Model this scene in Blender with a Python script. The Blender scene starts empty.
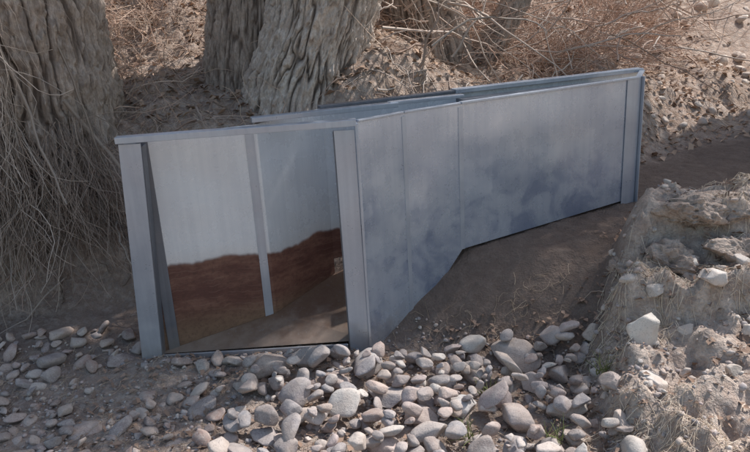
import bpy, bmesh, math, random
import numpy as np
from mathutils import Vector, Matrix
random.seed(7); rng=np.random.default_rng(7)
scene=bpy.context.scene

# ---------------------------------------------------------------- noise
def _h(i,j,k,s):
    n=(i.astype(np.int64)*374761393+j.astype(np.int64)*668265263+k.astype(np.int64)*2147483647+s*974711)&0xffffffff
    n=((n^(n>>13))*1274126177)&0xffffffff
    n=((n^(n>>15))*2246822519)&0xffffffff
    return ((n^(n>>16))&0xffffff)/float(0xffffff)
def vn(x,y,z=0.0,s=0):
    x=np.asarray(x,float);y=np.asarray(y,float);z=np.asarray(z,float)+np.zeros_like(x)
    i=np.floor(x);j=np.floor(y);k=np.floor(z)
    u=x-i;v=y-j;w=z-k
    u=u*u*(3-2*u);v=v*v*(3-2*v);w=w*w*(3-2*w)
    def c(a,b,d): return _h(i+a,j+b,k+d,s)
    x00=c(0,0,0)*(1-u)+c(1,0,0)*u; x10=c(0,1,0)*(1-u)+c(1,1,0)*u
    x01=c(0,0,1)*(1-u)+c(1,0,1)*u; x11=c(0,1,1)*(1-u)+c(1,1,1)*u
    return (x00*(1-v)+x10*v)*(1-w)+(x01*(1-v)+x11*v)*w
def fbm(x,y,z=0.0,o=4,s=0):
    a=0;t=0;f=1.0;g=1.0
    for q in range(o):
        a=a+g*vn(np.asarray(x)*f+q*17.3,np.asarray(y)*f+q*5.1,np.asarray(z)*f,s+q);t+=g;f*=2.03;g*=.5
    return a/t
def ss(a,b,x):
    t=np.clip((x-a)/(b-a),0,1);return t*t*(3-2*t)

# ---------------------------------------------------------------- terrain
def bankmask(x,y):
    xb=np.interp(y,[0,1.6,2.0,2.3,2.7,3.0,3.3,3.6],[.80,.70,.72,.76,.86,1.02,1.20,1.4])
    xb=xb+.16*(fbm(x*3.5,y*3.5,3.3,4,11)-.5)
    a=ss(0,.22,x-xb)
    b=1-ss(3.12,3.30,y-.05*(x-1.4)+.2*(fbm(x*4,y*4,1.1,3,12)-.5))
    return a*b
def ybank(x):
    return np.interp(x,[-40,-2.5,-1.3,-.5,0.2,1.0,1.7,2.4,3.5,6,40],[3.2,3.3,3.4,3.55,3.85,4.2,4.5,5.0,5.6,6.2,8])
def Hs(x,y):
    x=np.asarray(x,float);y=np.asarray(y,float)
    s=x*.45+(y-2.75)*.9
    lin=np.clip((s-.22)/.58,0,1)
    z=.35*(.65*lin+.35*ss(.22,.80,s))*ss(-.6,.1,x)+.04*np.clip(s-.75,0,1.5)
    z=z+.10*ss(-.7,-1.6,x)*ss(2.6,3.4,y)
    z=z+.035*ss(-1.35,-1.0,x)*(1-ss(-.25,.1,x))*ss(2.55,2.85,y)*(1-ss(2.93,3.0,y))
    yb=ybank(x)+.2*(fbm(x*1.6,y*1.6,0.5,3,3)-.5)
    d=y-yb
    z=z+(.86-.36*ss(0,.9,x)-.25*ss(1.6,2.6,x))*ss(0,.75,d)+.20*np.clip(d-.5,0,4)+.34*np.clip(d-1.6,0,5)+.10*np.clip(d-6.5,0,30)
    m=bankmask(x,y)
    w=.35*(fbm(x*3,y*3,7.1,4,14)-.5)
    hb=.19+.08*np.clip(y-1.9,-1,1.6)+.16*ss(2.58,2.65,y+w)+.19*ss(2.88,2.94,y+w*.7)+.07*np.clip(x-1.05,0,3)
    z=z*(1-m)+np.maximum(hb,z)*m
    return z,m,d
def H(x,y):
    x=np.asarray(x,float);y=np.asarray(y,float)
    z,m,d=Hs(x,y)
    back=ss(-.1,.6,d)
    z=z+(.05+.06*m+.22*back)*(fbm(x*1.9,y*1.9,0,4,21)-.5)
    n=fbm(x*7,y*7,z*5,3,31)
    cl=np.floor(n*8)/8*.6+n*.4
    z=z+(.24*m+.14*back*(1-ss(1.5,3,d)))*(cl-.5)
    z=z+(.012+.055*m+.035*back)*(fbm(x*22,y*22,0,3,41)-.5)
    bed=(1-m)*(1-back)*ss(.2,.6,x*.45+(y-2.75)*.9)
    z=z+(.008*(1-bed)+.010*m)*(fbm(x*60,y*60,0,2,43)-.5)
    z=z+.025*bed*(fbm(x*9,y*9,2.2,3,47)-.5)
    return z
def axis(lo,c0,c1,hi,st,g):
    a=list(np.arange(c0,c1+1e-6,st)); d=st
    l=[];p=c0
    while p>lo: d*=g;p-=d;l.append(p)
    r=[];p=c1;d=st
    while p<hi: d*=g;p+=d;r.append(p)
    return np.array(l[::-1]+a+r)
def mesh_obj(name,V,F,mat=None,smooth=True,col=None,parent=None):
    me=bpy.data.meshes.new(name)
    V=np.asarray(V,np.float32).reshape(-1,3)
    if isinstance(F,np.ndarray):
        n,k=F.shape
        me.vertices.add(len(V));me.vertices.foreach_set('co',V.ravel())
        me.loops.add(n*k);me.loops.foreach_set('vertex_index',F.ravel().astype(np.int32))
        me.polygons.add(n);me.polygons.foreach_set('loop_start',np.arange(0,n*k,k,dtype=np.int32))
        me.polygons.foreach_set('loop_total',np.full(n,k,dtype=np.int32))
        me.update(calc_edges=True)
    else:
        me.from_pydata(V.tolist(),[],F);me.update()
    if smooth: me.polygons.foreach_set('use_smooth',np.ones(len(me.polygons),bool))
    if col is not None:
        ca=me.color_attributes.new('Col','FLOAT_COLOR','POINT')
        c=np.ones((len(V),4),np.float32);c[:,:col.shape[1]]=col
        ca.data.foreach_set('color',c.ravel())
    if mat: me.materials.append(mat)
    o=bpy.data.objects.new(name,me);scene.collection.objects.link(o)
    if parent: o.parent=parent
    return o
def gridfaces(nu,nv,wrap=False):
    i=np.arange(nu-1)[:,None];j=np.arange(nv if wrap else nv-1)[None,:]
    j2=(j+1)%nv
    a=i*nv+j;b=i*nv+j2;c=(i+1)*nv+j2;d=(i+1)*nv+j
    return np.stack([a,b,c,d],-1).reshape(-1,4)

# ---------------------------------------------------------------- materials
class NT:
    def __init__(s,name):
        s.m=bpy.data.materials.new(name);s.m.use_nodes=True;s.t=s.m.node_tree;s.t.nodes.clear()
        s.out=s.n('ShaderNodeOutputMaterial');s.b=s.n('ShaderNodeBsdfPrincipled')
        s.l(s.b.outputs[0],s.out.inputs[0])
        s.geo=s.n('ShaderNodeNewGeometry');s.P=s.geo.outputs['Position']
    def n(s,t,**k):
        x=s.t.nodes.new(t)
        for a,v in k.items(): setattr(x,a,v)
        return x
    def l(s,a,b): s.t.links.new(a,b)
    def set(s,i,v):
        if isinstance(v,bpy.types.NodeSocket): s.l(v,i)
        elif isinstance(v,(tuple,list)) and i.type=='RGBA': i.default_value=(*v[:3],1)
        else: i.default_value=v
    def scale(s,v):
        x=s.n('ShaderNodeVectorMath',operation='MULTIPLY');s.l(s.P,x.inputs[0]);x.inputs[1].default_value=v;return x.outputs[0]
    def noise(s,sc,det=4,rough=.55,vec=None,dist=0):
        x=s.n('ShaderNodeTexNoise');s.l(vec or s.P,x.inputs['Vector']);x.inputs['Scale'].default_value=sc
        x.inputs['Detail'].default_value=det;x.inputs['Roughness'].default_value=rough;x.inputs['Distortion'].default_value=dist
        return x.outputs['Fac']
    def vor(s,sc,vec=None,out='Distance',feat='F1'):
        x=s.n('ShaderNodeTexVoronoi',feature=feat);s.l(vec or s.P,x.inputs['Vector']);x.inputs['Scale'].default_value=sc
        return x.outputs[out]
    def math(s,op,a,b=0.0,clamp=False):
        x=s.n('ShaderNodeMath',operation=op,use_clamp=clamp);s.set(x.inputs[0],a);s.set(x.inputs[1],b);return x.outputs[0]
    def ramp(s,f,a,b,c0=0.0,c1=1.0):
        x=s.n('ShaderNodeMapRange');x.interpolation_type='SMOOTHSTEP';s.set(x.inputs[0],f);x.inputs[1].default_value=a;x.inputs[2].default_value=b
        x.inputs[3].default_value=c0;x.inputs[4].default_value=c1;return x.outputs[0]
    def mix(s,f,a,b,mode='MIX'):
        x=s.n('ShaderNodeMix',data_type='RGBA',blend_type=mode);s.set(x.inputs[0],f);s.set(x.inputs[6],a);s.set(x.inputs[7],b);return x.outputs[2]
    def bump(s,h,dist,st=1.0,prev=None):
        x=s.n('ShaderNodeBump');x.inputs['Strength'].default_value=st;x.inputs['Distance'].default_value=dist;s.l(h,x.inputs['Height'])
        if prev: s.l(prev,x.inputs['Normal'])
        return x.outputs[0]
    def fin(s,col,rough=.9,metal=0.0,nrm=None,spec=.3):
        s.set(s.b.inputs['Base Color'],col);s.set(s.b.inputs['Roughness'],rough);s.set(s.b.inputs['Metallic'],metal)
        s.b.inputs['Specular IOR Level'].default_value=spec
        if nrm: s.l(nrm,s.b.inputs['Normal'])
        return s.m
    def col(s):
        a=s.n('ShaderNodeAttribute',attribute_name='Col');return a.outputs['Color']

def mat_ground():
    t=NT('dirt');c=t.col();sep=t.n('ShaderNodeSeparateColor');t.l(c,sep.inputs[0])
    bank,bed,back=sep.outputs[0],sep.outputs[1],sep.outputs[2]
    n1=t.noise(2.2,3);n2=t.noise(14,4,.65);n3=t.noise(90,3,.7)
    col=t.mix(t.ramp(n1,.35,.65),(.27,.205,.172),(.41,.325,.275))
    col=t.mix(t.ramp(n2,.45,.7),col,(.49,.40,.345))
    col=t.mix(t.math('MULTIPLY',bed,.85),col,t.mix(n2,(.12,.088,.073),(.20,.152,.128)))  # silt brown, darkened further to paint in the shade on the bed
    col=t.mix(t.math('MULTIPLY',bank,.8),col,t.mix(t.ramp(n2,.35,.65),(.50,.39,.325),(.76,.64,.55)))
    col=t.mix(t.math('MULTIPLY',back,.8),col,t.mix(t.ramp(n2,.35,.65),(.40,.29,.23),(.66,.53,.44)))
    v=t.vor(55,out='Color');sv=t.n('ShaderNodeSeparateColor');t.l(v,sv.inputs[0])
    peb=t.math('MULTIPLY',t.ramp(sv.outputs[0],.66,.70),t.math('SUBTRACT',1.0,t.math('MULTIPLY',bed,.9)))
    col=t.mix(t.math('MULTIPLY',peb,.45),col,t.mix(sv.outputs[1],(.27,.235,.22),(.55,.50,.45)))
    col=t.mix(t.ramp(n3,.3,.7,.3,0),col,(.13,.095,.08))
    b=t.bump(t.math('ADD',t.math('MULTIPLY',n2,2.0),n3),.014,.9)
    return t.fin(col,.95,0,b,.15)
def mat_rock(name='river_stone',dust=.4,tint=(.42,.335,.285)):
    t=NT(name);c=t.col();n=t.noise(28,4,.6);n2=t.noise(180,2,.7);n3=t.noise(9,2)
    col=t.mix(t.ramp(n,.3,.7),c,t.mix(.5,c,(.56,.50,.46)))
    col=t.mix(t.ramp(n2,.56,.68,0,.5),col,(.12,.10,.095))
    col=t.mix(t.ramp(n2,.42,.32,0,.35),col,(.68,.62,.58))
    col=t.mix(t.ramp(n3,.45,.65,0,dust),col,tint)
    b=t.bump(t.math('ADD',t.math('MULTIPLY',n,3.0),n2),.002,.8)
    return t.fin(col,.8,0,b,.25)
def mat_bark(name,a,b_,moss=0):
    t=NT(name);v=t.scale((1,1,.22));n=t.noise(26,4,.6,v,.6);n2=t.noise(120,3,.7,t.scale((1,1,.5)));c=t.col()
    sep=t.n('ShaderNodeSeparateColor');t.l(c,sep.inputs[0])
    col=t.mix(t.ramp(n,.3,.7),a,b_)
    col=t.mix(t.ramp(sep.outputs[0],.0,.55,.8,0),col,(.11,.082,.068))
    col=t.mix(t.ramp(n2,.35,.65,.3,0),col,(.17,.13,.105))
    bb=t.bump(t.math('ADD',t.math('MULTIPLY',n,3.0),n2),.008,.8)
    return t.fin(col,.95,0,bb,.1)
def mat_fiber(name,rough=.85):
    t=NT(name);c=t.col()
    return t.fin(c,rough,0,None,.2)
def mat_galv(name,base=(.42,.44,.47),dark=(.22,.24,.285),stain=.5,metal=.45,rust=None,light=(.58,.59,.60),rr=(.34,.55),scuff=.35,blot=0.0):
    t=NT(name)
    v=t.vor(75,out='Color');sv=t.n('ShaderNodeSeparateColor');t.l(v,sv.inputs[0])
    n1=t.noise(1.7,2,.5,dist=.6);n2=t.noise(11,3,.6);n3=t.noise(6,3,.6,t.scale((8,8,.2)));n4=t.noise(60,3,.7)
    col=t.mix(t.ramp(n1,.32,.68,0,stain),base,dark)
    col=t.mix(t.ramp(n2,.45,.75,0,.15),col,light)
    col=t.mix(t.ramp(n3,.40,.65,0,.35),col,dark)
    col=t.mix(t.math('MULTIPLY',sv.outputs[0],.07),col,light)
    col=t.mix(t.ramp(n4,.60,.70,0,scuff),col,(.22,.225,.25))
    sp=t.n('ShaderNodeSeparateXYZ');t.l(t.P,sp.inputs[0])
    if blot:
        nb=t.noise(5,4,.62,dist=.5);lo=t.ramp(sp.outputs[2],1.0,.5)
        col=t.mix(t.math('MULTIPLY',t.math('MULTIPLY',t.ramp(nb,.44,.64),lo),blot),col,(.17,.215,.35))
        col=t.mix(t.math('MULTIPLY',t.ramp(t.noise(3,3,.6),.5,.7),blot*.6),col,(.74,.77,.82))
    met=metal;rough=t.math('ADD',t.ramp(n2,.3,.7,*rr),t.math('MULTIPLY',sv.outputs[1],.03))
    dz=t.math('ADD',sp.outputs[2],t.math('MULTIPLY',n2,.25))
    if rust:
        z0=rust
        w=t.math('ADD',sp.outputs[2],t.math('MULTIPLY',t.math('SUBTRACT',t.noise(3.0,4,.6,t.scale((1,1,.15))),.5),.16))
        f=t.ramp(w,z0+.008,z0-.014)
        up=t.ramp(w,z0+.07,z0,0,.35)
        col=t.mix(up,col,(.68,.65,.63))
        rc=t.mix(t.ramp(t.noise(5,4,.7,t.scale((1,1,3))),.35,.68),(.12,.045,.033),(.23,.11,.076))
        rc=t.mix(t.ramp(sp.outputs[2],.26,.12,0,.8),rc,t.mix(n2,(.17,.10,.06),(.30,.19,.115)))
        rc=t.mix(t.ramp(n4,.45,.7,0,.5),rc,(.08,.035,.026))
        wv=t.math('SINE',t.math('MULTIPLY',w,210.0))
        rc=t.mix(t.math('MULTIPLY',t.ramp(wv,.75,1.0,0,.22),t.ramp(n2,.4,.6)),rc,(.34,.21,.16))
        col=t.mix(f,col,rc)
        met=t.math('MULTIPLY',t.math('SUBTRACT',1.0,f),metal);rough=t.mix(f,rough,(.7,.7,.7))
    else:
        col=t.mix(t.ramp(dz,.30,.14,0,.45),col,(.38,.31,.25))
    b=t.bump(t.math('ADD',t.math('MULTIPLY',t.noise(2.6,1),1.0),t.math('MULTIPLY',n4,.004)),.06,.45)
    return t.fin(col,rough,met,b,.6)
M_ground=mat_ground();M_rock=mat_rock();M_clod=mat_rock('dry_clay_stone',.7,(.60,.50,.43))
M_bark=mat_bark('cottonwood_bark',(.58,.48,.41),(.82,.73,.65));M_bark2=mat_bark('old_bark',(.34,.28,.24),(.62,.52,.45))
M_twig=mat_fiber('dry_twig')
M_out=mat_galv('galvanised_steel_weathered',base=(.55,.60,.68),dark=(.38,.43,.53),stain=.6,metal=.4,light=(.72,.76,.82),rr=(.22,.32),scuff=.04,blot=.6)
M_in=mat_galv('galvanised_steel_tide_stained',base=(.76,.80,.84),dark=(.58,.62,.68),stain=.6,metal=.15,rust=.47,light=(.86,.89,.92),rr=(.2,.3),scuff=.03)
M_frame=mat_galv('galvanised_angle_iron',base=(.50,.545,.62),dark=(.36,.40,.48),stain=.5,light=(.66,.70,.76),metal=.4,rr=(.26,.4),scuff=.08)
M_dark=mat_galv('weathered_and_shade_steel',base=(.18,.195,.23),dark=(.11,.115,.135),stain=.6,light=(.28,.28,.30),metal=.3)  # weathered rims; its dark tone also paints shadow on the post return

# ---------------------------------------------------------------- ground
xs=axis(-70,-2.2,2.6,70,.018,1.07);ys=axis(-40,1.3,5.2,90,.018,1.07)
X,Y=np.meshgrid(xs,ys,indexing='ij');Z=H(X,Y)
_,m_,d_=Hs(X,Y)
bed_shade_=(1-m_)*(1-ss(-.2,.3,d_))*ss(.10,.4,X*.45+(Y-2.75)*.9)
bed_shade_=np.maximum(bed_shade_,.55*(1-m_)*(1-ss(-.2,.3,d_))*ss(-.9,-1.3,X)*ss(2.7,3.0,Y))  # weaker dark tone painted left of the flume, standing in for shade
colg=np.stack([m_,bed_shade_,ss(0,.4,d_)],-1).reshape(-1,3)
F=gridfaces(len(xs),len(ys))[:,::-1]
ground=mesh_obj('ground',np.stack([X,Y,Z],-1).reshape(-1,3),F,M_ground,col=colg)

# ---------------------------------------------------------------- stones
def ico(sub):
    bm=bmesh.new();bmesh.ops.create_icosphere(bm,subdivisions=sub,radius=1)
    v=np.array([q.co[:] for q in bm.verts]);f=np.array([[q.index for q in p.verts] for p in bm.faces]);bm.free();return v,f
ICO={k:ico(k) for k in (1,2,3,4,6)}
# undercut clay ledges of the right bank
LV=[];LF=[];ln=0
def clay(p,ax,yaw,seed):
    global ln
    v,f=ICO[6];v=v.copy()
    r=np.random.default_rng(seed)
    for q in range(9):
        n=r.normal(size=3);n/=np.linalg.norm(n);d=r.uniform(.5,.85);t=np.maximum(0,v@n-d);v-=np.outer(t*.9,n)
    v*=np.array(ax);R=np.array(Matrix.Rotation(yaw,3,'Z'));v=v@R.T+np.array(p)
    nn=fbm(v[:,0]*12,v[:,1]*12,v[:,2]*16,5,seed)-.5;st=np.floor(fbm(v[:,0]*7,v[:,1]*7,v[:,2]*12,3,seed+5)*9)/9-.5
    c=v-np.array(p);L=np.linalg.norm(c,axis=1,keepdims=True);v+=c/L*(nn[:,None]*.12+st[:,None]*.12)
    LV.append(v);LF.append(f+ln);ln+=len(v)
for p_,ax_,yw,sd in [((1.42,2.96,.60),(.19,.13,.085),.2,1),((1.70,2.94,.62),(.20,.15,.08),-.2,2),((2.05,2.95,.64),(.25,.16,.10),.1,3),
    ((1.14,2.91,.33),(.11,.11,.13),.5,4),((1.27,2.82,.41),(.12,.10,.08),-.4,5),((1.01,2.78,.16),(.08,.09,.09),.9,6),((1.56,2.78,.48),(.13,.09,.06),.3,7),((.98,2.6,.13),(.08,.09,.06),.2,8)]:
    clay(p_,ax_,yw,sd)
LV=np.concatenate(LV);mesh_obj('clay_ledge',LV,np.concatenate(LF),M_ground,col=np.tile([.7,.15,0.],(len(LV),1)))

PAL=np.array([(.42,.355,.335),(.32,.305,.32),(.52,.455,.42),(.41,.305,.27),(.29,.265,.27),(.64,.59,.545),(.46,.36,.315),(.34,.305,.31),(.48,.385,.365),(.28,.235,.225),(.56,.48,.43)])
class Stones:
    def __init__(s): s.V=[];s.F=[];s.C=[];s.n=0
    def add(s,p,ax,sub=3,ang=.5,c=None,yaw=None,tilt=.35):
        v,f=ICO[sub];v=v.copy()
        for q in range(int(6+ang*8)):
            n=rng.normal(size=3);n/=np.linalg.norm(n);d=rng.uniform(.55-.12*ang,.88)
            t=np.maximum(0,v@n-d);v-=np.outer(t*(.62+.36*ang),n)
        o=rng.uniform(0,50,3)
        if sub>=2:
            nn=fbm(v[:,0]*1.7+o[0],v[:,1]*1.7+o[1],v[:,2]*1.7+o[2],3,5)-.5
            v*=(1+.26*nn)[:,None]
        v*=np.array(ax)
        a=rng.uniform(0,6.28) if yaw is None else yaw
        R=np.array(Matrix.Rotation(a,3,'Z')@Matrix.Rotation(rng.normal()*tilt,3,'X')@Matrix.Rotation(rng.normal()*tilt,3,'Y'))
        v=v@R.T+np.array(p)
        s.V.append(v);s.F.append(f+s.n);s.n+=len(v)
        if c is None: c=PAL[rng.integers(len(PAL))]*rng.uniform(.8,1.15)
        s.C.append(np.tile(c,(len(v),1)))
    def build(s,name,mat,smooth=True):
        return mesh_obj(name,np.concatenate(s.V),np.concatenate(s.F),mat,smooth,np.concatenate(s.C))
placed=[]
def settle(x,y,r,h,bury=.35):
    z=float(H(x,y))+h*(1-bury*2)
    for (px,py,pz,pr,ph) in placed:
        d=math.hypot(x-px,y-py);R=(r+pr)*.92
        if d<R:
            z=max(z,pz+(h+ph)*.88*math.sqrt(1-(d/R)**2))
    return z
S=Stones()
big=[(-.50,2.80,.10,.07,(.35,.285,.25)),(-.34,2.86,.09,.06,(.40,.35,.32)),(-.06,2.80,.09,.055,(.50,.46,.44)),(-.22,2.68,.085,.05,(.38,.29,.26)),
 (.58,2.78,.125,.055,(.42,.35,.31)),(.40,2.66,.08,.045,(.50,.43,.39)),(.02,2.55,.09,.045,(.47,.43,.42)),(.30,2.42,.07,.045,(.56,.54,.53)),(.13,2.38,.07,.045,(.42,.34,.31)),(.5,2.3,.08,.05,(.50,.41,.37)),
 (.62,2.55,.065,.045,(.56,.46,.41)),(-.02,2.22,.07,.05,(.50,.39,.36)),(.74,2.62,.07,.05,(.46,.40,.37)),(.70,2.35,.075,.05,(.54,.49,.45)),
 (-.68,2.86,.05,.03,(.34,.29,.26)),(-.20,2.88,.05,.035,(.40,.34,.31)),(-.82,2.84,.045,.03,(.33,.29,.27)),(-.60,2.68,.06,.035,(.36,.30,.27))]
for x,y,r,h,c in big:
    z=float(H(x,y))+h*.4;placed.append((x,y,z,r,h));S.add((x,y,z),(r*1.15,r*.85,h),4,.8,np.array(c),tilt=.15)
cnt=0
while cnt<320:
    x=rng.normal(.12,.38);y=rng.uniform(1.95,2.84)
    if x<-.62 or x>.88: continue
    if vn(x*4,y*4,0,71)<.22: continue
    r=float(np.clip(rng.lognormal(math.log(.037),.42),.014,.075));h=r*rng.uniform(.42,.7)
    z=settle(x,y,r,h,.42)
    if z>float(H(x,y))+.09: continue
    placed.append((x,y,z,r,h));S.add((x,y,z),(r*rng.uniform(1,1.3),r*rng.uniform(.75,1),h),3,rng.uniform(.3,1),);cnt+=1
cnt=0
while cnt<310:
    x=rng.uniform(-2.1,-.3);y=rng.uniform(1.9,3.2)
    if x>-1.1 and y>2.92: continue
    if vn(x*2.5,y*2.5,0,77)<.34 : continue
    r=float(np.clip(rng.lognormal(math.log(.035),.42),.012,.08));h=r*rng.uniform(.4,.6)
    z=settle(x,y,r,h,.62)
    if z>float(H(x,y))+.025: continue
    placed.append((x,y,z,r,h));S.add((x,y,z),(r*rng.uniform(1,1.3),r*rng.uniform(.75,1),h),3,rng.uniform(.3,1),PAL[rng.integers(len(PAL))]*np.array([.84,.78,.75]));cnt+=1
S.build('river_cobble_pile',M_rock)
S=Stones()
for x,y,rx,ry,h,c in [(1.04,2.50,.075,.075,.13,(.72,.67,.60)),(.99,2.25,.075,.055,.045,(.66,.61,.56)),(1.35,2.60,.07,.05,.045,(.64,.59,.55)),(1.33,2.77,.055,.045,.04,(.60,.55,.50)),
   (1.25,2.2,.04,.03,.025,(.5,.44,.38)),(.84,2.15,.05,.05,.035,(.50,.42,.38)),(1.52,2.7,.06,.05,.045,(.56,.51,.47)),(.80,2.5,.05,.05,.035,(.48,.41,.37)),(.92,2.75,.05,.045,.045,(.46,.38,.33)),(.88,2.38,.045,.04,.035,(.48,.41,.37)),
   (1.14,2.64,.05,.04,.04,(.55,.49,.44)),(1.22,2.5,.04,.04,.03,(.55,.5,.45)),(1.46,2.46,.06,.04,.03,(.6,.54,.48))]:
    S.add((x,y,float(H(x,y))+h*.35),(rx,ry,h),4,1.0,np.array(c),tilt=.08)
for q in range(260):
    x=rng.uniform(.75,2.2);y=rng.uniform(1.6,3.5)
    if float(bankmask(x,y))<.12: continue
    r=float(np.clip(rng.lognormal(math.log(.013),.5),.006,.045))
    c=np.array([(.50,.41,.35),(.56,.49,.43),(.44,.35,.30),(.60,.54,.49)][rng.integers(4)])*rng.uniform(.85,1.1)
    S.add((x,y,float(H(x,y))+r*.2),(r*1.2,r,r*.75),2 if r<.03 else 3,1.0,c)
for q in range(620):
    x=rng.uniform(1.4,6.5);y=rng.uniform(4.8,9.0)
    if y<ybank(x)+.3: continue
    r=float(np.clip(rng.lognormal(math.log(.032),.55),.015,.12))
    c=np.array([(.54,.44,.37),(.62,.54,.47),(.47,.37,.31)][rng.integers(3)])*rng.uniform(.8,1.1)
    S.add((x,y,float(H(x,y))+r*.25),(r*1.2,r,r*.75),2,1.0,c)
S.build('bank_stones',M_clod)
S=Stones()
for q in range(3800):
    if q<2700: x=rng.uniform(-2.1,1.1);y=rng.uniform(1.9,3.1)
    else: x=rng.uniform(.6,2.0);y=rng.uniform(1.5,3.4)
    if x*.45+(y-2.75)*.9>.40 and float(bankmask(x,y))<.3: continue
    r=float(np.clip(rng.lognormal(math.log(.007),.5),.003,.02))
    S.add((x,y,float(H(x,y))+r*.3),(r*1.2,r,r*.7),1,.5)
S.build('gravel',M_rock)

# ---------------------------------------------------------------- fibres
class Fib:
    def __init__(s): s.V=[];s.F=[];s.C=[];s.n=0
    def add(s,P,r0,r1,col):
        N,K,_=P.shape
        T=np.gradient(P,axis=1);T/=np.linalg.norm(T,axis=2,keepdims=True)+1e-9
        A=rng.normal(size=(N,1,3));U=np.cross(T,A);U/=np.linalg.norm(U,axis=2,keepdims=True)+1e-9
        W=np.cross(T,U)
        t=np.linspace(0,1,K)[None,:,None];R=np.asarray(r0).reshape(-1,1,1)*(1-t)+np.asarray(r1).reshape(-1,1,1)*t
        vs=[P+R*(U*math.cos(a)+W*math.sin(a)) for a in (0,2.094,4.189)]
        V=np.stack(vs,2).reshape(-1,3)
        base=(np.arange(N)*K*3)[:,None,None];k=(np.arange(K-1)*3)[None,:,None];j=np.arange(3)[None,None,:];j2=(j+1)%3
        f=np.stack([base+k+j,base+k+j2,base+k+3+j2,base+k+3+j],-1).reshape(-1,4)
        s.V.append(V);s.F.append(f+s.n);s.n+=len(V)
        s.C.append(np.repeat(col,K*3,axis=0))
    def build(s,name,mat): return mesh_obj(name,np.concatenate(s.V),np.concatenate(s.F),mat,True,np.concatenate(s.C))
def cols(N,a,b,j=.15):
    t=rng.uniform(0,1,(N,1));return (np.array(a)*(1-t)+np.array(b)*t)*rng.uniform(1-j,1+j,(N,1))
def curvy(start,dirv,L,K,droop,wob):
    N=len(start);P=np.zeros((N,K,3));P[:,0]=start;d=dirv/np.linalg.norm(dirv,axis=1,keepdims=True)
    for k in range(1,K):
        d=d+rng.normal(size=(N,3))*wob;d[:,2]-=droop;d/=np.linalg.norm(d,axis=1,keepdims=True)
        P[:,k]=P[:,k-1]+d*(L/(K-1))[:,None]
    return P
def brush(name,N,xr,yr,Lr,ca,cb,clump=.35,up=.9,r=.003,droop=.12,wob=.28,keep=None,nc=70):
    f=Fib();cx=rng.uniform(*xr,nc);cy=rng.uniform(*yr,nc);i=rng.integers(nc,size=N)
    x=cx[i]+rng.normal(size=N)*clump;y=cy[i]+rng.normal(size=N)*clump
    if keep is not None:
        k=keep(x,y);x=x[k];y=y[k]
    N=len(x);z=H(x,y)-.01
    d=rng.normal(size=(N,3));d[:,2]=np.abs(d[:,2])*up+.15
    P=curvy(np.stack([x,y,z],-1),d,rng.uniform(*Lr,N),8,droop,wob)
    P[:,:,2]=np.maximum(P[:,:,2],z[:,None]-.02)
    rr=rng.uniform(.6,1.5,N)*r
    f.add(P,rr,rr*.35,cols(N,ca,cb))
    return f.build(name,M_twig)
TAN=(.80,.65,.53);BRN=(.44,.32,.26);RED=(.62,.43,.335);GREY=(.52,.46,.41)
nottrunk=lambda x,y:~((np.abs(x+.5)<.75)&(y<4.75)&(y>4.2))
brush('dry_brush',5600,(-3.2,-.2),(4.3,7.0),(.2,.65),TAN,RED,.22,.6,.0028,nc=80,keep=lambda x,y:nottrunk(x,y))
brush('dry_brush',7500,(.0,3.2),(5.0,8.5),(.3,.9),BRN,RED,.24,.6,.0034,nc=70,keep=lambda x,y:(y>ybank(x)+.55+.35*np.clip(x-1.8,0,2))&(y>5.1+1.3*np.clip(x-1.4,0,2)))
brush('dry_brush',3000,(-7,8),(7.5,13),(.4,1.3),RED,TAN,.5,.8,.007,nc=80)
brush('dry_brush',2200,(-3.2,.3),(3.85,4.6),(.08,.3),TAN,BRN,.12,.4,.0018,nc=70,keep=lambda x,y:nottrunk(x,y))
def litter(name,N,xr,yr,Lr,r,ca,cb,keep=None,lift=.015):
    f=Fib();x=rng.uniform(*xr,N);y=rng.uniform(*yr,N)
    if keep is not None:
        k=keep(x,y);x=x[k];y=y[k]
    N=len(x);a=rng.uniform(0,6.28,N);L=rng.uniform(*Lr,N);K=4;P=np.zeros((N,K,3));bend=rng.normal(size=N)*.5
    px,py=x.copy(),y.copy()
    for k in range(K):
        P[:,k,0]=px;P[:,k,1]=py;P[:,k,2]=H(px,py)+rng.uniform(.0,lift,N)+.003
        a=a+bend;px=px+np.cos(a)*L/K;py=py+np.sin(a)*L/K
    f.add(P,np.full(N,r),np.full(N,r*.6),cols(N,ca,cb));return f.build(name,M_twig)
litter('dry_straw',6500,(.55,2.4),(1.5,3.3),(.03,.16),.0014,(.84,.73,.60),(.56,.45,.35),lambda x,y:(vn(x*3,y*3,0,5)>.38)&(bankmask(x,y)>.05))
litter('dry_straw',1500,(-2.0,.9),(1.9,3.1),(.03,.12),.0012,(.6,.48,.36),(.34,.25,.18))
litter('dry_straw',6500,(-4,4.5),(3.7,7.0),(.06,.3),.002,(.70,.56,.44),(.40,.29,.22),lambda x,y:y>ybank(x)+.2)
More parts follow.
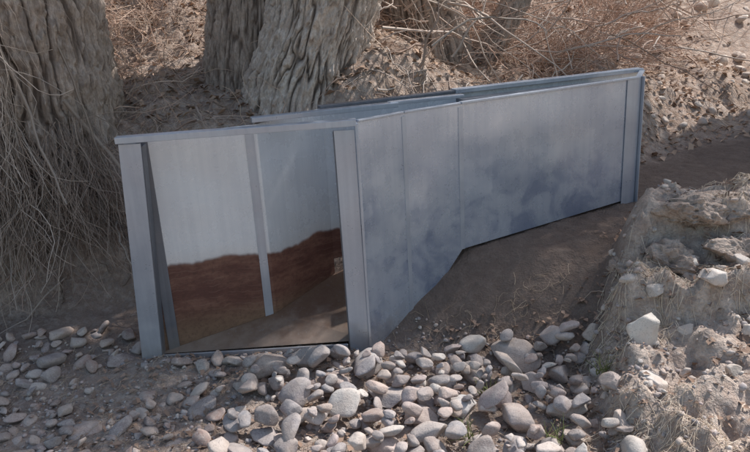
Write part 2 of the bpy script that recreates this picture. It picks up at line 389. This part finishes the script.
def leaves(name,N,xr,yr,keep=None,size=(.008,.02),ca=(.36,.25,.19),cb=(.22,.15,.115)):
    x=rng.uniform(*xr,N);y=rng.uniform(*yr,N)
    if keep is not None:
        k=keep(x,y);x=x[k];y=y[k]
    N=len(x);z=H(x,y)+.006;a=rng.uniform(0,6.28,N);L=rng.uniform(*size,N);W=L*rng.uniform(.4,.8,N)
    u=np.stack([np.cos(a),np.sin(a),rng.normal(size=N)*.4],-1);v=np.stack([-np.sin(a),np.cos(a),rng.normal(size=N)*.4],-1)
    c=np.stack([x,y,z+.004],-1);dz=np.zeros((N,3));dz[:,2]=L*.35
    V=np.stack([c-u*L[:,None],c-v*W[:,None]+dz,c+u*L[:,None],c+v*W[:,None]+dz],1).reshape(-1,3)
    b=np.arange(N)*4;F=np.concatenate([np.stack([b,b+1,b+2],-1),np.stack([b,b+2,b+3],-1)])
    return mesh_obj(name,V,F,M_twig,False,np.repeat(cols(N,ca,cb),4,axis=0))
leaves('leaf_litter',1200,(-1.3,1.1),(2.0,3.0))
leaves('leaf_litter',1400,(.6,2.3),(1.5,3.4),lambda x,y:vn(x*4,y*4,0,9)>.45)
leaves('leaf_litter',7000,(-3.5,3.5),(3.7,7.5),lambda x,y:y>ybank(x),(.015,.035),(.54,.39,.29),(.29,.19,.14))
f=Fib()
for (x,y) in [(.42,2.50),(.30,2.20),(.88,2.50),(.6,2.15)]:
    N=22;st=np.stack([x+rng.normal(size=N)*.018,y+rng.normal(size=N)*.018,np.full(N,float(H(x,y))+.03)],-1)
    d=rng.normal(size=(N,3));d[:,2]=np.abs(d[:,2])+1
    f.add(curvy(st,d,rng.uniform(.04,.10,N),5,.12,.1),np.full(N,.0022),np.full(N,.0006),cols(N,(.14,.17,.06),(.25,.27,.12)))
f.build('green_sprouts',M_twig)

# ---------------------------------------------------------------- trees
def trunk(name,pts,rad,parent,mat,nu=360,nv=320,amp=.05,fq=8,seed=0,lump=.12):
    pts=np.array(pts);t=np.linspace(0,1,len(pts));tt=np.linspace(0,1,nv)
    C=np.stack([np.interp(tt,t,pts[:,i]) for i in range(3)],-1);k=max(3,nv//12)
    R=np.interp(tt,t,rad)
    def sm(a): 
        a0=np.concatenate([a[0]-(a[1:k+1]-a[0])[::-1],a,a[-1]-(a[-k-1:-1]-a[-1])[::-1]]);return np.convolve(a0,np.ones(2*k+1)/(2*k+1),'valid')
    C=np.stack([sm(C[:,i]) for i in range(3)],-1);R=sm(R)
    th=np.linspace(0,2*math.pi,nu,endpoint=False)
    TT,TH=np.meshgrid(tt,th,indexing='ij')
    cx,cy=np.cos(TH),np.sin(TH);z=C[:,2][:,None]+0*TH;Rr=R[:,None]
    wx=fbm(cx*3,cy*3,z*4,3,seed+9)*1.5
    n=fbm(cx*.4*fq*3.2+wx,cy*.4*fq*3.2+wx,z*fq*.36,2,seed)
    nb=fbm(cx*.4*fq*5+wx,cy*.4*fq*5,z*fq*1.0+5,3,seed+2)
    rg=np.clip(np.abs(n-.5)*8,0,1)*(.4+.6*np.clip(np.abs(nb-.5)*8,0,1));n2=fbm(cx*Rr*40,cy*Rr*40,z*24,3,seed+3)
    plate=fbm(cx*Rr*16,cy*Rr*16,z*12,3,seed+13)
    r=Rr*(1+lump*2*(fbm(cx*1.1,cy*1.1,z*.9,2,seed+5)-.5))+amp*(rg**.6-.6)+amp*.7*(n2-.5)*rg+amp*1.1*(plate-.5)*rg
    V=np.stack([C[:,0][:,None]+r*cx,C[:,1][:,None]+r*cy,z+0*r],-1).reshape(-1,3)
    col=np.stack([rg,n2,rg],-1).reshape(-1,3)
    return mesh_obj(name,V,gridfaces(nv,nu,True),mat,True,col,parent)
def limbs(name,roots,parent,mat,depth=4,seed=3,zmin=2.4,tw=6):
    R=random.Random(seed);V=[];F=[];n=0
    tw_s=[];tw_d=[]
    def tube(P,r0,r1,k=7):
        nonlocal n
        m=len(P)
        for i,p in enumerate(P):
            T=(P[min(i+1,m-1)]-P[max(i-1,0)]).normalized();U=T.orthogonal().normalized();W=T.cross(U);r=r0+(r1-r0)*i/(m-1)
            for j in range(k):
                a=2*math.pi*j/k;V.append(p+U*(math.cos(a)*r)+W*(math.sin(a)*r))
        for i in range(m-1):
            for j in range(k): F.append((n+i*k+j,n+i*k+(j+1)%k,n+(i+1)*k+(j+1)%k,n+(i+1)*k+j))
        n+=m*k
    def grow(p,d,r,L,dep):
        P=[p.copy()];q=p.copy();dd=d.copy()
        for i in range(6):
            dd=(dd+Vector((R.gauss(0,.16),R.gauss(0,.16),R.gauss(.03,.12)))).normalized();q=q+dd*L/6
            if q.z<zmin: q.z=zmin
            P.append(q.copy())
        tube(P,r,r*.55,8 if r>.05 else 5)
        if dep==0:
            for i in range(tw):
                k=R.randint(1,6);tw_s.append(P[k][:]);e=(dd+Vector((R.gauss(0,.8),R.gauss(0,.8),R.gauss(.1,.6)))).normalized();tw_d.append(e[:])
            return
        for i in range(4):
            k=R.randint(2,6);e=(dd+Vector((R.gauss(0,.65),R.gauss(0,.65),R.gauss(.1,.45)))).normalized()
            grow(P[k],e,r*.5*(1.1-.05*k)+.002,L*R.uniform(.5,.75),dep-1)
    for p,d,r,L in roots: grow(Vector(p),Vector(d).normalized(),r,L,depth)
    c=np.tile([.8,.5,.5],(len(V),1))
    mesh_obj(name,np.array([v[:] for v in V]),np.array(F),mat,True,c,parent)
    f=Fib();N=len(tw_s)
    f.add(curvy(np.array(tw_s),np.array(tw_d),rng.uniform(.3,.8,N),5,.02,.15),np.full(N,.006),np.full(N,.003),cols(N,GREY,BRN))
    o=f.build(name+'_twigs',M_twig);o.parent=parent
def empty(name,loc=(0,0,0)):
    e=bpy.data.objects.new(name,None);scene.collection.objects.link(e);return e
tree=empty('unseen_shade_tree')
trunk('trunk',[(-.50,4.72,.40),(-.46,4.72,.95),(-.32,4.72,1.35),(-.18,4.74,1.75),(-.02,4.8,2.6),(.1,4.85,3.4)],[.58,.44,.375,.375,.36,.30],tree,M_bark,560,460,.05,8,1)
trunk('side_stem',[(-.84,4.98,.45),(-.80,5.0,1.2),(-.72,5.0,1.8),(-.8,5.05,2.6),(-1.1,5.1,3.3)],[.42,.30,.26,.22,.16],tree,M_bark2,260,260,.035,9,2)
limbs('limbs',[((.1,4.8,2.9),(.75,-.35,.12),.22,1.0),((.1,4.8,2.9),(.25,-.8,.12),.20,1.0),((.08,4.8,3.0),(.65,-.75,.25),.18,1.1),((.05,4.85,3.3),(-.3,.1,.9),.18,1.6),((-1.1,5.1,3.2),(-.6,-.2,.8),.13,1.6)],tree,M_bark,3,5,2.6,14)  # first three limbs are unseen, added to throw shade on the left foreground
tree2=empty('unseen_shade_tree')
trunk('trunk',[(-1.98,4.05,.1),(-1.94,4.05,.7),(-1.90,4.05,1.3),(-1.93,4.05,2.0),(-2.1,4.1,3.2)],[.60,.50,.46,.46,.40],tree2,M_bark2,460,380,.055,7,4)
limbs('limbs',[((-2.1,4.1,3.1),(-.6,-.1,.9),.2,1.9),((-2.1,4.1,3.0),(.1,.7,.8),.18,1.8)],tree2,M_bark2,3,8)
f=Fib();N=1400
th=rng.uniform(-2.9,-1.25,N);z0=.7+1.5*rng.uniform(0,1,N)**1.2;r=.50+rng.uniform(0,.05,N)
x=-1.93+np.cos(th)*r;y=4.05+np.sin(th)*r
d=np.stack([np.cos(th)*.35+rng.normal(size=N)*.35,np.sin(th)*.35+rng.normal(size=N)*.15-.05,-np.ones(N)],-1)
P=curvy(np.stack([x,y,z0],-1),d,rng.uniform(.2,.8,N),9,.05,.22)
g=H(P[:,:,0],P[:,:,1]);P[:,:,2]=np.maximum(P[:,:,2],g+.01)
rr=rng.uniform(.0010,.0034,N);f.add(P,rr,rr*.5,cols(N,(.70,.60,.52),(.32,.26,.22),.3))
N=600
th=rng.uniform(-1.7,-.5,N);z0=rng.uniform(.5,1.1,N);r=.54+rng.uniform(0,.05,N)
x=-1.93+np.cos(th)*r;y=4.05+np.sin(th)*r
d=np.stack([np.cos(th)*.5+rng.normal(size=N)*.3,np.sin(th)*.5+rng.normal(size=N)*.15,-np.ones(N)],-1)
P=curvy(np.stack([x,y,z0],-1),d,rng.uniform(.2,.6,N),9,.05,.22)
g=H(P[:,:,0],P[:,:,1]);P[:,:,2]=np.maximum(P[:,:,2],g+.01)
rr=rng.uniform(.0012,.003,N);f.add(P,rr,rr*.5,cols(N,(.54,.44,.37),(.24,.185,.155),.3))
N=16;th=rng.uniform(-2.6,-.7,N);x=-1.93+np.cos(th)*.5;y=4.05+np.sin(th)*.5
d=np.stack([np.cos(th)*.5+.2,np.sin(th)*.3,-np.ones(N)],-1)
P=curvy(np.stack([x,y,rng.uniform(.6,1.6,N)],-1),d,rng.uniform(.6,1.1,N),12,.04,.14)
g=H(P[:,:,0],P[:,:,1]);P[:,:,2]=np.maximum(P[:,:,2],g+.01)
rr=rng.uniform(.006,.014,N);f.add(P,rr,rr*.4,cols(N,(.50,.42,.36),(.28,.22,.18)))
o=f.build('hanging_roots',M_twig);o.parent=tree2
tree3=empty('willow_tree')
trunk('trunk',[(.42,5.55,.6),(.45,5.55,1.2),(.38,5.6,1.9),(.35,5.6,3.2)],[.50,.30,.25,.18],tree3,M_bark2,260,240,.04,9,6,.3)
trunk('side_stem',[(.65,5.6,.6),(.92,5.55,1.1),(1.22,5.65,1.55),(1.7,5.9,2.6)],[.28,.15,.12,.10],tree3,M_bark2,160,160,.02,9,7,.3)
limbs('limbs',[((.35,5.6,3.0),(-.3,.5,.8),.12,1.4)],tree3,M_bark2,3,9,2.8,4)
shade_tree=empty('unseen_shade_tree')  # unseen tree added beyond the right edge to shade the upstream channel
trunk('trunk',[(4.25,5.75,.8),(4.2,5.75,1.4),(4.15,5.8,2.2),(4.1,5.9,3.4)],[.75,.62,.56,.44],shade_tree,M_bark2,160,160,.04,8,21)
limbs('limbs',[((4.1,5.8,3.0),(.5,.4,.5),.18,1.4),((4.1,5.8,3.3),(.2,.5,.9),.18,1.8),((4.1,5.75,2.9),(-.3,-.2,.5),.16,.9)],shade_tree,M_bark2,3,12,2.5,10)
f=Fib();N=190
x=rng.uniform(.1,3.2,N);y=ybank(x)+rng.uniform(.35,1.8,N)+.5*np.clip(x-1.8,0,2);z=H(x,y)+rng.uniform(.02,.5,N)
d=rng.normal(size=(N,3));d[:,2]*=.45
rr=rng.uniform(.003,.012,N);f.add(curvy(np.stack([x,y,z],-1),d,rng.uniform(.4,1.3,N),9,.03,.18),rr,rr*.3,cols(N,GREY,BRN))
N=160;x=rng.uniform(-2.3,1.2,N);y=ybank(x)+rng.uniform(.1,.8,N);z=H(x,y)+.02
d=rng.normal(size=(N,3));d[:,1]-=.5;d[:,2]=-.1
P=curvy(np.stack([x,y,z],-1),d,rng.uniform(.2,.7,N),9,.1,.2);g=H(P[:,:,0],P[:,:,1]);P[:,:,2]=np.maximum(P[:,:,2],g)
rr=rng.uniform(.003,.009,N);f.add(P,rr,rr*.3,cols(N,GREY,BRN))
f.build('dead_branches',M_twig)

# ---------------------------------------------------------------- flume
fl=empty('steel_flume')
def prism(name,quad_bottom,quad_top,mat,bev=.0):
    V=[*quad_bottom,*quad_top];F=[(3,2,1,0),(4,5,6,7),(0,1,5,4),(1,2,6,5),(2,3,7,6),(3,0,4,7)]
    o=mesh_obj(name,np.array(V,float),F,mat,False,None,fl)
    bm=bmesh.new();bm.from_mesh(o.data);bmesh.ops.recalc_face_normals(bm,faces=bm.faces);bm.to_mesh(o.data);bm.free()
    if bev:
        b=o.modifiers.new('b','BEVEL');b.width=bev;b.segments=2
    return o
def wall(name,p0,p1,b0,b1,t0,t1,mat,th=.005,off=0.0):
    p0=Vector(p0);p1=Vector(p1);d=(p1-p0).normalized();n=Vector((-d.y,d.x))
    def v(p,o,z): q=p+n*o;return (q.x,q.y,z)
    return prism(name,[v(p0,off,b0),v(p1,off,b1),v(p1,off+th,b1),v(p0,off+th,b0)],[v(p0,off,t0),v(p1,off,t1),v(p1,off+th,t1),v(p0,off+th,t0)],mat,.001)
def beam(name,a,b,w,h,mat,side=None):
    a=Vector(a);b=Vector(b);d=(b-a).normalized()
    if abs(d.z)>.8:
        s=Vector(side).normalized();u=d.cross(s).normalized()
    else:
        s=Vector((-d.y,d.x,0)).normalized();u=Vector((0,0,1))
    def q(c): return [tuple(c-s*w/2-u*h/2),tuple(c+s*w/2-u*h/2),tuple(c+s*w/2+u*h/2),tuple(c-s*w/2+u*h/2)]
    return prism(name,q(a),q(b),mat,.002)
HT=1.09
N0=(-.058,2.99);N1=(.156,3.152);N2=(.435,3.318);N3=(1.492,3.863)
P0=(-1.06,3.0);P1=(-.51,3.17);P2=(-.225,3.447);P3=(1.608,4.169)
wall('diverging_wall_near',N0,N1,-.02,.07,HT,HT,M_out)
p0=Vector(N1);p1=Vector(N2);dd=(p1-p0).normalized();nn=Vector((-dd.y,dd.x))
def throat():
    prof=[(0,.07),(.32,.13),(1,.36),(1,HT),(0,HT)]
    V=[];
    for o in (0,.005):
        for s,z in prof:
            q=p0.lerp(p1,s)+nn*o;V.append((q.x,q.y,z))
    F=[(4,3,2,1,0),(5,6,7,8,9)]+[(i,(i+1)%5,(i+1)%5+5,i+5) for i in range(5)]
    o=mesh_obj('throat_wall_near',np.array(V),F,M_out,False,None,fl)
    bm=bmesh.new();bm.from_mesh(o.data);bmesh.ops.recalc_face_normals(bm,faces=bm.faces);bm.to_mesh(o.data);bm.free()
throat()
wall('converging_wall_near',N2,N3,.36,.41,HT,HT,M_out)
wall('diverging_wall_far',P0,P1,-.02,-.02,HT-.015,HT-.015,M_in)
wall('throat_wall_far',P1,P2,-.02,.1,HT-.015,HT,M_in)
wall('converging_wall_far',P2,P3,.3,.41,HT-.004,HT-.004,M_in)
M_floor=mat_galv('silted_floor',base=(.16,.095,.058),dark=(.11,.05,.033),stain=.8,metal=0,light=(.24,.155,.095),rr=(.6,.8))
mesh_obj('floor_plate',np.array([(-1.05,2.995,.04),(-.07,2.995,.05),(.152,3.16,.10),(-.225,3.44,.22),(-.51,3.165,.14),(-1.05,3.0,.045)]),[(0,1,2,3,4,5)],M_floor,False,None,fl)
mesh_obj('throat_floor',np.array([(.152,3.16,.10),(.435,3.325,.37),(.38,3.68,.37),(-.225,3.44,.22)]),[(0,1,2,3)],M_floor,False,None,fl)
mesh_obj('converging_floor',np.array([(.435,3.325,.37),(1.49,3.87,.42),(1.606,4.162,.42),(.38,3.68,.37)]),[(0,1,2,3)],M_floor,False,None,fl)
beam('left_post',(-1.010,2.925,1.065),(-1.090,2.965,-.06),.095,.006,M_frame,side=(1,0,0))
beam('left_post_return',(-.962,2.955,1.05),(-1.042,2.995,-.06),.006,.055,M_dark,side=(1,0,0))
beam('right_post',(-.108,2.983,1.06),(-.104,2.972,-.06),.09,.006,M_frame,side=(1,0,0))
beam('right_post_return',(-.156,3.015,1.05),(-.152,3.005,-.06),.006,.055,M_dark,side=(1,0,0))  # dark steel stands in for the shadow strip inside the post
beam('top_rail',(-1.065,2.93,1.083),(-.056,2.99,1.09),.05,.028,M_frame)
beam('bottom_sill',(-1.03,2.975,.03),(-.16,2.975,.03),.012,.03,M_frame)
beam('corner_angle',(-.054,2.984,1.085),(-.054,2.972,-.06),.012,.03,M_frame,side=(1,0,0))
def strip(name,p,d,w,zb,zt,mat,off=.0035):
    p=Vector(p);d=Vector(d).normalized();n=Vector((d.y,-d.x))
    a=p-d*w/2;b=p+d*w/2
    q=[a+n*off,b+n*off,b+n*(off-.003),a+n*(off-.003)]
    prism(name,[(c.x,c.y,zb) for c in q],[(c.x,c.y,zt) for c in q],mat,.0)
strip('joint_strip_far',(-.545,3.159),(.59,.19),.04,.12,1.06,M_frame)
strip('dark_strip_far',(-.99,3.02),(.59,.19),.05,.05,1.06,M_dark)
strip('joint_strip',N1,(.25,.165),.022,.08,1.075,M_frame)
strip('joint_strip',N2,(.9,.5),.026,.36,1.075,M_frame)
strip('end_flange',(1.45,3.841),(1.057,.545),.10,.37,1.10,M_frame,.006)
beam('end_flange_face',(1.50,3.872,1.10),(1.50,3.872,.36),.006,.06,M_frame,side=(1,.5,0))
def rim(name,a,b,w,h,z,mat,z2=None): beam(name,(a[0],a[1],z),(b[0],b[1],z if z2 is None else z2),w,h,mat)
rim('top_rim_near',(-.05,3.0),(.154,3.156),.02,.010,HT+.003,M_frame)
rim('top_rim_near',(.158,3.158),(.433,3.322),.02,.010,HT+.003,M_frame)
rim('top_rim_near',(.437,3.325),(1.49,3.868),.03,.012,HT+.004,M_frame)
rim('cross_brace',(-.53,3.165),(.14,3.37),.05,.022,HT+.008,M_frame)
rim('cross_brace',(.10,3.375),(.47,3.49),.045,.016,HT+.014,M_frame)
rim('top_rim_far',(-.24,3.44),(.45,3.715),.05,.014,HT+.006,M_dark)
rim('top_rim_far',(.452,3.716),(1.61,4.172),.06,.022,HT+.008,M_frame)
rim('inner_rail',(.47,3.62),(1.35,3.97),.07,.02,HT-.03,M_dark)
rim('end_tie',(1.49,3.875),(1.61,4.14),.03,.012,HT+.004,M_frame)

# ---------------------------------------------------------------- light
S_=Vector((.74,.53,1.0)).normalized()
sun=bpy.data.lights.new('sun','SUN');sun.energy=5.0;sun.angle=math.radians(.6);sun.color=(1,.955,.91)
so=bpy.data.objects.new('sun',sun);scene.collection.objects.link(so);so.rotation_euler=S_.to_track_quat('Z','Y').to_euler()
w=bpy.data.worlds.new('World');scene.world=w;w.use_nodes=True;nt=w.node_tree
sky=nt.nodes.new('ShaderNodeTexSky');sky.sky_type='NISHITA';sky.sun_disc=False;sky.dust_density=2.5;sky.air_density=1.6
sky.sun_elevation=math.asin(S_.z);sky.sun_rotation=math.atan2(S_.x,S_.y)
nt.links.new(sky.outputs[0],nt.nodes['Background'].inputs[0]);nt.nodes['Background'].inputs[1].default_value=.15
# ---------------------------------------------------------------- camera
cam=bpy.data.cameras.new('camera');co=bpy.data.objects.new('camera',cam);scene.collection.objects.link(co);scene.camera=co
cam.sensor_width=36;cam.lens=33.65;cam.clip_end=500;cam.clip_start=.05
p=math.radians(18.2);r=Vector((1,0,0));u=Vector((0,math.sin(p),math.cos(p)))
Rr=(r*.99827-u*.0588);Uu=(r*.0588+u*.99827);B=Rr.cross(Uu)
co.matrix_world=Matrix(((Rr.x,Uu.x,B.x,0),(Rr.y,Uu.y,B.y,0),(Rr.z,Uu.z,B.z,1.6),(0,0,0,1)))
scene.view_settings.view_transform='Standard';scene.view_settings.look='None';scene.view_settings.exposure=0
